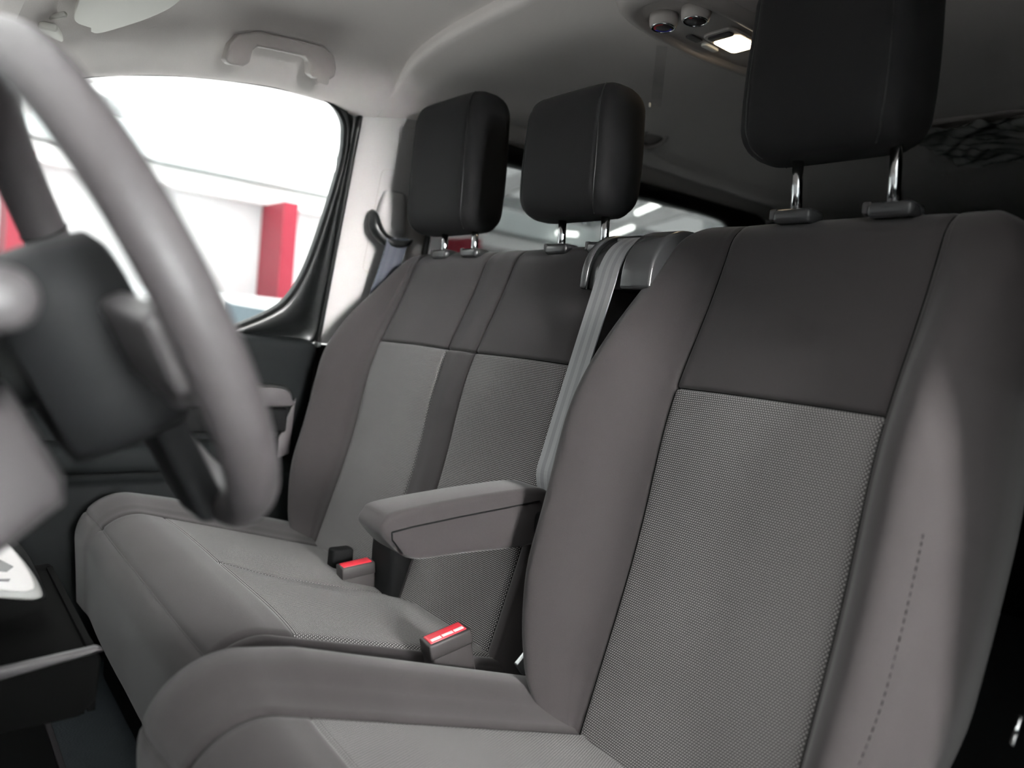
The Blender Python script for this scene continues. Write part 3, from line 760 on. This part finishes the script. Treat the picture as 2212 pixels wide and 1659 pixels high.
headrest(bench, 1.486, -0.982, 1.022, 1.322, 0.132, 0.064, (1.392, 1.512), 0.978)
headrest(bench, 1.074, -0.982, 1.030, 1.262, 0.120, 0.064, (0.992, 1.107), 0.978)
# shoulder belt guide on the bench corner
gh = empty('belt_guide'); gh.parent = bench; gh['label'] = 'glossy dark plastic shoulder belt guide'
gp = catmull(np.array([(-0.905, 0.893), (-0.908, 0.93), (-0.922, 0.962), (-0.948, 0.985), (-0.99, 0.996), (-1.05, 0.992), (-1.075, 0.97), (-1.075, 0.893)]), 5)
def gprof(inset): 
    c = np.array([-1.03, 0.90]); return [tuple(np.array(p)+(c-np.array(p))/np.linalg.norm(c-np.array(p))*inset) for p in gp]
prism('left_cheek', [(0.948, a, b) for a, b in gprof(0.0)], (0.016, 0, 0), MT['gloss'], gh, 0.006, 4)
prism('channel', [(0.868, a, b) for a, b in gprof(0.009)], (0.082, 0, 0), MT['gloss'], gh, 0.002, 2)
prism('right_cheek', [(0.804, a, b) for a, b in gprof(-0.002)], (0.065, 0, 0), MT['gloss'], gh, 0.012, 4)
prism('seam_gasket', [(0.9455, a, b) for a, b in gprof(0.004)], (0.003, 0, 0), MT['black'], gh)
box('slot', (0.875, -1.0, 0.972), (0.940, -0.962, 0.990), MT['black'], gh, 0.004)

# centre belt webbing over the guide and down between the seats
cb = empty('seat_belt')
path = catmull(np.array([(0.898, -0.995, 0.985), (0.898, -0.975, 0.990), (0.898, -0.935, 0.968), (0.898, -0.912, 0.935), (0.899, -0.900, 0.89), (0.906, -0.875, 0.78), (0.911, -0.838, 0.63), (0.908, -0.826, 0.57), (0.890, -0.850, 0.50), (0.886, -0.875, 0.40)]), 8)
ribbon('webbing', path, (-0.047, 0, 0.0), 0.0024, MT['web1'], cb)
tag(cb, 'light grey seat belt running down between driver seat and bench', 'seat belt')

# buckles
def rotx(a): c, s = math.cos(a), math.sin(a); return [(1, 0, 0), (0, c, -s), (0, s, c)]
def rotz(a): c, s = math.cos(a), math.sin(a); return [(c, -s, 0), (s, c, 0), (0, 0, 1)]
def buckle(loc, ax, az, label, pressmarks):
    b = empty('seat_belt_buckle')
    Rm = np.array(rotz(az)) @ np.array(rotx(ax)); L0 = np.array(loc)
    def bx(nm, lo, hi, m, par, bv):
        V0 = np.array([lo, hi], float)
        o = box(nm, V0[0], V0[1], m, par, bv, rot=Rm, piv=(0, 0, 0))
        o.location = (0, 0, 0)
        for v in o.data.vertices: v.co = Vector(np.array(v.co)+L0)
        return o
    bd = bx('body', (-0.0165, -0.033, -0.085), (0.0165, 0.033, 0.0), MT['buckle'], b, 0.005)
    bx('rim', (-0.0175, -0.034, -0.022), (0.0175, 0.034, 0.0015), MT['buckle'], b, 0.003)
    bt = bx('red_button', (-0.0125, -0.029, -0.004), (0.0125, 0.029, 0.0032), MT['red'], b, 0.002)
    if pressmarks:
        for k, (a0, a1) in enumerate(((-0.026, -0.011), (-0.009, 0.008), (0.010, 0.026))):
            bx('press_mark', (-0.0105, a0, 0.0030), (-0.004, a1, 0.0037), MT['white'], bt, 0.0)
    bx('strap', (-0.004, -0.018, -0.17), (0.004, 0.018, -0.08), MT['dark'], b, 0.002)
    return tag(b, label, 'buckle')
buckle((0.870, -0.626, 0.368), math.radians(-15), math.radians(-6), 'seat belt buckle with red button beside the driver cushion', True)
buckle((1.305, -0.710, 0.333), math.radians(-8), math.radians(-6), 'seat belt buckle with red button at the back of the bench', False)
kb = empty('belt_tongue'); 
prism('plate', [(0.872, -0.770, 0.292), (0.872, -0.800, 0.318), (0.872, -0.820, 0.300), (0.872, -0.788, 0.270)], (0.010, 0, 0), MT['steel'], kb, 0.003)
box('stem', (0.874, -0.84, 0.285), (0.880, -0.80, 0.312), MT['steel'], kb, 0.002, rot=rotx(math.radians(-35)))
tag(kb, 'bare metal bracket between driver seat and bench', 'bracket')
bk = empty('buckle_stub')
box('body', (1.36, -0.735, 0.30), (1.39, -0.69, 0.345), MT['dark'], bk, 0.006)
box('stem', (1.368, -0.745, 0.255), (1.382, -0.71, 0.31), MT['dark'], bk, 0.003)
tag(bk, 'black belt socket behind the far red buckle on the bench', 'buckle')

# driver belt anchor at the right edge
da = empty('belt_anchor')
tube('cover', catmull(np.array([(0.222, -0.895, 0.475), (0.226, -0.878, 0.492), (0.228, -0.885, 0.505), (0.226, -0.915, 0.512), (0.222, -0.96, 0.512)]), 6), 0.008, MT['knob'], da, 12)
box('plate', (0.214, -0.99, 0.33), (0.232, -0.895, 0.49), MT['shroud'], da, 0.006)
tube('pin', [(0.236, -0.874, 0.478), (0.238, -0.863, 0.450)], 0.0022, MT['chrome'], da, 8)
tag(da, 'dark belt anchor with bright pin at the right edge', 'belt anchor')

# ================================================================== steering wheel and column
WC = np.array([0.62, -0.126, 0.800]); TH = math.radians(29.5)
wn = np.array([0, -math.cos(TH), math.sin(TH)]); we1 = np.array([1.0, 0, 0]); we2 = np.array([0, math.sin(TH), math.cos(TH)])
def wl(a, b, c): return WC+we1*a+we2*b+wn*c
sw = empty('steering_wheel')
RW = 0.176
ths = np.linspace(0, 2*PI, 97)[:-1]
P = []
for a in ths:
    cc, ss = math.cos(a), math.sin(a)
    rad = RW
    ctr = wl(rad*cc, rad*ss, 0); er = we1*cc+we2*ss
    P.append([ctr+er*0.0155*math.cos(b)+wn*0.0185*math.sin(b) for b in np.linspace(0, 2*PI, 20, endpoint=False)])
gridobj('rim', P, MT['leather'], sw, closeu=True, closev=True)
for a in (-0.30, 0.35):
    cc, ss = math.cos(a), math.sin(a)
    tube('rim_seam', [wl(RW*cc, RW*ss, 0)+(we1*cc+we2*ss)*0.0158*math.cos(b)+wn*0.0188*math.sin(b) for b in np.linspace(0, 2*PI, 24, endpoint=False)], 0.0008, MT['dark'], sw, 6, closed=True)
def rbox_loft(name, secs, m, parent, ex=4.0, na=48, caps=True):
    """secs: (c, halfwidth e1, e2lo, e2hi, off e1) stations along wheel normal"""
    P = []
    for (c, hw, lo, hi, off) in secs:
        mid, hh = (lo+hi)/2, (hi-lo)/2
        P.append([wl(off+hw*math.copysign(abs(math.cos(a))**(2/ex), math.cos(a)), mid+hh*math.copysign(abs(math.sin(a))**(2/ex), math.sin(a)), c) for a in np.linspace(0, 2*PI, na, endpoint=False)])
    return gridobj(name, P, m, parent, closev=True, caps=caps)
rbox_loft('hub', [(0.004, 0.02, -0.03, 0.01, 0), (0.0, 0.062, -0.085, 0.046, 0), (-0.006, 0.072, -0.094, 0.054, 0), (-0.040, 0.074, -0.094, 0.057, 0), (-0.080, 0.070, -0.088, 0.057, 0)], MT['hub'], sw)
# spokes left, right and lower
for s_ in (-1, 1):
    pts = [(s_*0.066, 0.012, 0), (s_*0.172, 0.004, 0), (s_*0.166, -0.045, 0), (s_*0.140, -0.060, 0), (s_*0.066, -0.040, 0)]
    prism('spoke', [wl(a, b, -0.006) for a, b, c in pts], -wn*0.020, MT['shroud'], sw, 0.006)
    tube('spoke_groove', [wl(s_*0.075, 0.004, -0.0045), wl(s_*0.080, -0.036, -0.0045), wl(s_*0.10, -0.046, -0.0045)], 0.003, MT['black'], sw, 8)
pts = [(-0.040, -0.075, 0), (0.040, -0.075, 0), (0.030, -0.178, 0), (-0.030, -0.178, 0)]
prism('lower_spoke', [wl(a, b, -0.004) for a, b, c in pts], -wn*0.024, MT['hub'], sw, 0.008)
tag(sw, 'leather rimmed steering wheel blurred in the left foreground', 'steering wheel')

sc_ = empty('steering_column')
rbox_loft('upper_shroud', [(-0.092, 0.070, -0.012, 0.052, 0), (-0.10, 0.085, -0.014, 0.058, 0), (-0.18, 0.088, -0.016, 0.060, 0), (-0.34, 0.088, -0.018, 0.060, 0)], MT['hub'], sc_)
rbox_loft('lower_shroud', [(-0.092, 0.080, -0.086, -0.016, -0.01), (-0.10, 0.098, -0.096, -0.018, -0.012), (-0.18, 0.105, -0.112, -0.020, -0.012), (-0.34, 0.105, -0.13, -0.022, -0.012)], MT['shroud'], sc_)
lathe('column_tube', [(0.035, -0.02), (0.035, 0.05)], wl(0, -0.01, -0.085), wn, MT['black'], sc_, 20)
stk = tube('stalk', [wl(-0.07, 0.034, -0.10), wl(-0.115, 0.036, -0.088), wl(-0.150, 0.037, -0.080)], [0.009, 0.011, 0.014], MT['hub'], sc_, 16)
lathe('stalk_knob', [(0.0145, -0.012), (0.0165, -0.004), (0.0165, 0.008), (0.0135, 0.013), (0.004, 0.0145)], wl(-0.156, 0.0375, -0.078), -we1+0.05*we2+0.12*wn, MT['shroud'], stk, 24)
stk2 = tube('stalk', [wl(0.07, 0.034, -0.10), wl(0.13, 0.040, -0.088), wl(0.175, 0.044, -0.080)], [0.009, 0.011, 0.013], MT['hub'], sc_, 16)
tag(sc_, 'dark steering column shroud with a round ended control stalk', 'steering column')

# ================================================================== dashboard, console
dash = empty('dashboard')
dsec = [(0.76, 0.80), (0.45, 0.835), (0.20, 0.83), (0.10, 0.80), (0.07, 0.74), (0.09, 0.66), (0.13, 0.58), (0.16, 0.50), (0.30, 0.42), (0.70, 0.40)]
ds = catmull(np.array(dsec), 5)
def dshift(x): q = min(1.0, max(0.0, (x-0.92)/0.16)); return -0.09*q*q*(3-2*q)  # unseen passenger half moved rearward to keep windscreen light off the bench
P = [[(x, a+(0.02*((x-1.0)/0.85)**2+dshift(x))*(1 if a < 0.5 else 0), b) for a, b in ds] for x in np.linspace(0.20, 1.83, 30)]
gridobj('dash_body', P, MT['dark'], dash, closev=True, caps=True)
prism('center_stack', [(0.83, a, b) for a, b in ((0.09, 0.78), (0.03, 0.74), (0.02, 0.60), (0.06, 0.50), (0.12, 0.48), (0.15, 0.75))], (0.34, 0, 0), MT['hub'], dash, 0.015)
tag(dash, 'dark dashboard ahead of the steering wheel', 'dashboard')
# gear selector pod: pale bezel on a dark body
gd = empty('gear_pod')
GX = 1.05
bz = catmull(np.array([(0.08, 0.540), (-0.02, 0.523), (-0.085, 0.508), (-0.112, 0.494), (-0.130, 0.470), (-0.141, 0.446), (-0.136, 0.439), (-0.115, 0.441), (-0.04, 0.458), (0.08, 0.484)]), 5, True)
def gpl(a, b, o=0.0): return (GX+o+(b-0.44)*0.35, a, b)
prism('pod_body', [gpl(a*1.03-0.010, b-0.016, 0.010) for a, b in bz], (0.10, 0, 0), MT['dark'], gd, 0.006)
prism('lower_rim', [gpl(a*1.02-0.006, b-0.011, 0.004) for a, b in bz], (0.016, 0, 0), MT['knob'], gd, 0.004)
prism('bezel', [gpl(a, b) for a, b in bz], (0.012, 0, 0), MT['trim'], gd, 0.005, 4)
prism('slot', [gpl(a, b, -0.0012) for a, b in ((0.06, 0.507), (-0.104, 0.479), (-0.119, 0.469), (-0.112, 0.464), (0.06, 0.490))], (0.01, 0, 0), MT['black'], gd)
prism('slot_line', [gpl(a, b, -0.0012) for a, b in ((0.06, 0.483), (-0.104, 0.457), (-0.116, 0.456), (-0.114, 0.453), (0.06, 0.480))], (0.01, 0, 0), MT['shroud'], gd)
prism('pod_support', [(GX+0.05, a, b) for a, b in ((0.14, 0.52), (-0.03, 0.48), (-0.08, 0.43), (0.02, 0.36), (0.14, 0.36))], (0.14, 0, 0), MT['dark'], gd, 0.01)
tag(gd, 'pale gear selector bezel at the lower left edge', 'gear selector')
# storage box below the dash, footwell shade put into its black walls
sb = empty('storage_box')
for x_, w_, nm_ in ((0.95, 0.008, 'near_wall'), (1.30, 0.008, 'far_wall')):
    prism(nm_, [(x_, a, b) for a, b in ((0.12, 0.386), (-0.10, 0.388), (-0.192, 0.392), (-0.198, 0.384), (-0.196, 0.335), (-0.18, 0.318), (0.12, 0.31))], (w_, 0, 0), MT['void'], sb, 0.003)
box('bin_floor', (0.955, -0.185, 0.318), (1.30, 0.12, 0.326), MT['void'], sb)
box('bin_shade', (0.956, -0.19, 0.379), (1.302, 0.12, 0.383), MT['void'], sb)  # black sheet standing for the shade inside the open box
box('end_wall', (0.955, -0.196, 0.320), (1.305, -0.188, 0.388), MT['void'], sb)
prism('rim', [(0.942, a, b) for a, b in ((0.12, 0.392), (-0.10, 0.3935), (-0.192, 0.401), (-0.200, 0.395), (-0.10, 0.381), (0.12, 0.378))], (0.012, 0, 0), MT['shroud'], sb, 0.003)  # paler plastic stands for the lit top edge
box('support', (1.0, 0.0, 0.0), (1.28, 0.3, 0.32), MT['void'], sb, 0.01)
tag(sb, 'storage box under the dashboard, footwell shade painted black, lit rim painted paler', 'storage box')
# rubber mat with raised panel
fm = empty('floor_mat')
box('mat', (1.05, -0.24, 0.001), (1.66, 0.45, 0.010), MT['dark'], fm, 0.003)
box('edge_strip', (1.05, -0.246, 0.006), (1.66, -0.236, 0.016), MT['shroud'], fm, 0.002)
box('edge_strip', (1.652, -0.246, 0.006), (1.662, 0.45, 0.016), MT['shroud'], fm, 0.002)
tag(fm, 'dark rubber mat in the passenger footwell', 'floor mat')

# ================================================================== roof fittings
# grab handle
gbp = [(-0.481, 1.287), (-0.487, 1.318), (-0.500, 1.339), (-0.539, 1.357), (-0.62, 1.364), (-0.675, 1.368), (-0.700, 1.357), (-0.710, 1.335), (-0.710, 1.318), (-0.700, 1.309), (-0.668, 1.303), (-0.654, 1.307), (-0.650, 1.330), (-0.640, 1.338), (-0.59, 1.333), (-0.540, 1.328), (-0.532, 1.318), (-0.530, 1.295), (-0.518, 1.285), (-0.49, 1.281)]
def sidep(y, z, x0): return np.array([x0-0.245*(z-0.735), y, z])
hnd = empty('grab_handle')
prism('grip', [sidep(a, b, 1.718) for a, b in gbp], nrm*0.034, MT['handle'], hnd, 0.0075, 4)
for y_ in (-0.506, -0.684):
    prism('screw_cover', [sidep(a, b, 1.7175) for a, b in rrect(y_-0.013, y_+0.013, 1.297, 1.316, 0.004)], -nrm*0.0008, MT['handle'], hnd)
tag(hnd, 'grey grab handle above the passenger window', 'grab handle')
# sun visor
vs = empty('sun_visor')
def vz(x, y): return 1.284+(-0.20-y)*0.18-(x-1.3)*0.10
vo = np.vstack([catmull(np.array([(1.20, -0.150), (1.42, -0.190), (1.515, -0.197), (1.545, -0.206), (1.556, -0.222), (1.560, -0.230)]), 4), catmull(np.array([(1.578, -0.233), (1.582, -0.243), (1.565, -0.258), (1.50, -0.296), (1.43, -0.324), (1.36, -0.332), (1.28, -0.326), (1.15, -0.297), (1.02, -0.25), (0.98, -0.18), (1.02, -0.14), (1.19, -0.148)]), 4)])
vo[:, 1] -= 0.014
prism('visor_pad', [(a, b, vz(a, b)) for a, b in vo], (0, 0, 0.016), MT['visor'], vs, 0.006, 3)
prism('label', [(a, b, vz(a, b)-0.0005) for a, b in ((1.16, -0.235), (1.375, -0.268), (1.355, -0.322), (1.15, -0.285))], (0, 0, -0.0006), MT['white'], vs)
prism('label_stripe', [(a, b, vz(a, b)-0.0012) for a, b in ((1.16, -0.276), (1.25, -0.292), (1.248, -0.302), (1.155, -0.284))], (0, 0, -0.0004), MT['yellow'], vs)
tube('pivot_arm', [(1.535, -0.200, vz(1.535, -0.2)+0.008), (1.56, -0.19, vz(1.56, -0.19)+0.012), (1.575, -0.18, 1.268)], 0.005, MT['visor'], vs, 10)
tag(vs, 'folded cream sun visor with a white sticker', 'sun visor')
vc = empty('visor_clip')
box('plate', (1.565, -0.205, 1.244), (1.630, -0.175, 1.258), MT['visor'], vc, 0.005, rot=rotz(math.radians(-18)))
lathe('screw', [(0.006, 0), (0.006, 0.004), (0.002, 0.005)], (1.614, -0.182, 1.2445), (0, 0, -1), MT['trim'], vc, 12)
tag(vc, 'pale visor mounting plate left of the sun visor', 'clip')

# roof console with fan knobs and reading lamp
rc = empty('roof_console')
KX, KZ = 0.965, 1.402
def kout(s, dz=0):
    pts = [(0.0, -0.972), (0.045, -0.984), (0.074, -1.03), (0.087, -1.12), (0.088, -1.22), (0.078, -1.33), (0.058, -1.42), (0.0, -1.455)]
    pts = pts+[(-a, b) for a, b in pts[-2:0:-1]]
    c = catmull(np.array(pts), 5, True); m_ = np.array([0, -1.21])
    return (c-m_)*s+m_
P = []
for s, z in ((1.06, 1.432), (1.06, KZ+0.018), (1.03, KZ+0.006), (0.98, KZ), (0.88, KZ), (0.84, KZ+0.004), (0.81, KZ+0.010), (0.79, KZ+0.0105), (0.5, KZ+0.0105), (0.02, KZ+0.0105)):
    P.append([(KX+a, b, z) for a, b in kout(s)])
gridobj('housing', P, MT['handle'], rc, closev=True, flip=False, caps=True)
for kx, ky, nm in ((0.985, -1.072, 'temperature_knob'), (0.922, -1.085, 'fan_knob')):
    kb_ = lathe(nm, [(0.0265, 0), (0.0265, 0.010), (0.0245, 0.020), (0.0225, 0.0225)], (kx, ky, KZ+0.0105), (0, 0, -1), MT['handle'], rc, 36)
    lathe('ring', [(0.0222, 0.0215), (0.0222, 0.0238), (0.0195, 0.0238), (0.0195, 0.0215)], (kx, ky, KZ+0.0105), (0, 0, -1), MT['chrome'], kb_, 36, caps=False)
    lathe('face', [(0.0195, 0.0215), (0.0195, 0.0226), (0.001, 0.0226)], (kx, ky, KZ+0.0105), (0, 0, -1), MT['shroud'], kb_, 36)
    def arc(nm2, a0, a1, m_):
        Pq = [[(kx+r*math.cos(a), ky+r*math.sin(a), KZ+0.0105-0.0231) for r in (0.0135, 0.0172)] for a in np.linspace(math.radians(a0), math.radians(a1), 20)]
        gridobj(nm2, Pq, m_, kb_, smooth=False)
    if nm == 'temperature_knob':
        arc('red_arc', 10, 130, MT['redprint']); arc('blue_arc', -130, 10, MT['blue'])
    else:
        lathe('red_dot', [(0.0032, 0.0226), (0.0032, 0.0240), (0.001, 0.0242)], (kx-0.004, ky+0.0175, KZ+0.0105), (0, 0, -1), MT['redprint'], kb_, 10)
# reading lamp: bezel, lit lens, switch and buttons
lz = KZ+0.0105
def rr2(cx, cy, hx, hy, r): return [(cx+a, cy+b) for a, b in rrect(-hx, hx, -hy, hy, r)]
lamp = prism('lamp_bezel', [(a, b, lz) for a, b in rr2(0.950, -1.232, 0.036, 0.052, 0.016)], (0, 0, -0.006), MT['handle'], rc, 0.002)
prism('lamp_lens', [(a, b, lz-0.0055) for a, b in rr2(0.950, -1.243, 0.030, 0.034, 0.010)], (0, 0, -0.003), MT['lens'], lamp, 0.002)
prism('lamp_switch', [(a, b, lz-0.0055) for a, b in rr2(0.950, -1.196, 0.026, 0.010, 0.006)], (0, 0, -0.004), MT['shroud'], lamp, 0.002)
prism('button', [(a, b, lz) for a, b in rr2(1.005, -1.235, 0.008, 0.022, 0.007)], (0, 0, -0.006), MT['white'], rc, 0.002)
prism('button', [(a, b, lz) for a, b in rr2(1.005, -1.185, 0.009, 0.018, 0.005)], (0, 0, -0.003), MT['shroud'], rc, 0.001)
prism('button', [(a, b, lz) for a, b in rr2(0.890, -1.185, 0.009, 0.018, 0.005)], (0, 0, -0.003), MT['shroud'], rc, 0.001)
lathe('microphone', [(0.012, 0), (0.012, 0.006), (0.009, 0.008), (0.009, 0.004), (0.001, 0.004)], (0.985, -1.405, KZ), (0, 0, -1), MT['dark'], rc, 20)
tag(rc, 'grey roof console with two round knobs and a lit lamp', 'roof console')
# hanging clear strip
hs = empty('plastic_strip')
pth = [(1.10, -1.20, z) for z in np.linspace(1.425, 1.300, 8)]
ribbon('film', pth, (-0.014, -0.017, 0), 0.0012, MT['strip'], hs)
lathe('tip', [(0.0015, 0), (0.0028, 0.002), (0.0028, 0.008), (0.0015, 0.010)], (1.109, -1.191, 1.298), (0, 0, 1), MT['white'], hs, 8)
tag(hs, 'clear plastic strip hanging below the roof console edge', 'plastic strip')
# round vent in the rear headliner side
rv = empty('round_vent')
lathe('ring', [(0.045, -0.012), (0.045, 0.006), (0.040, 0.010), (0.034, 0.008), (0.034, 0.0)], (1.488, -1.625, 1.396), (-0.50, 0.1, -0.86), MT['handle'], rv, 32)
lathe('dish', [(0.034, 0.002), (0.02, 0.006), (0.001, 0.007)], (1.488, -1.625, 1.396), (-0.50, 0.1, -0.86), MT['handle'], rv, 32)
tag(rv, 'round vent in the dark rear headliner behind the middle headrest', 'vent')
# film-wrapped panel under the rear roof
fp = empty('wrapped_panel')
box('panel', (0.61, -2.25, 1.400), (0.91, -1.90, 1.430), MT['handle'], fp, 0.01)
nx, ny = 40, 40
P = [[(0.595+0.33*i/nx, -2.265+0.38*j/ny, 1.396-0.010*abs(math.sin(9*i/nx+4*math.sin(6*j/ny)))-0.006*abs(math.sin(17*j/ny+3*math.sin(8*i/nx)))-0.004*rng.random()) for j in range(ny+1)] for i in range(nx+1)]
gridobj('film_wrap', P, MT['film_sheen'], fp)
tag(fp, 'roof panel wrapped in crumpled clear film behind the driver headrest', 'panel')
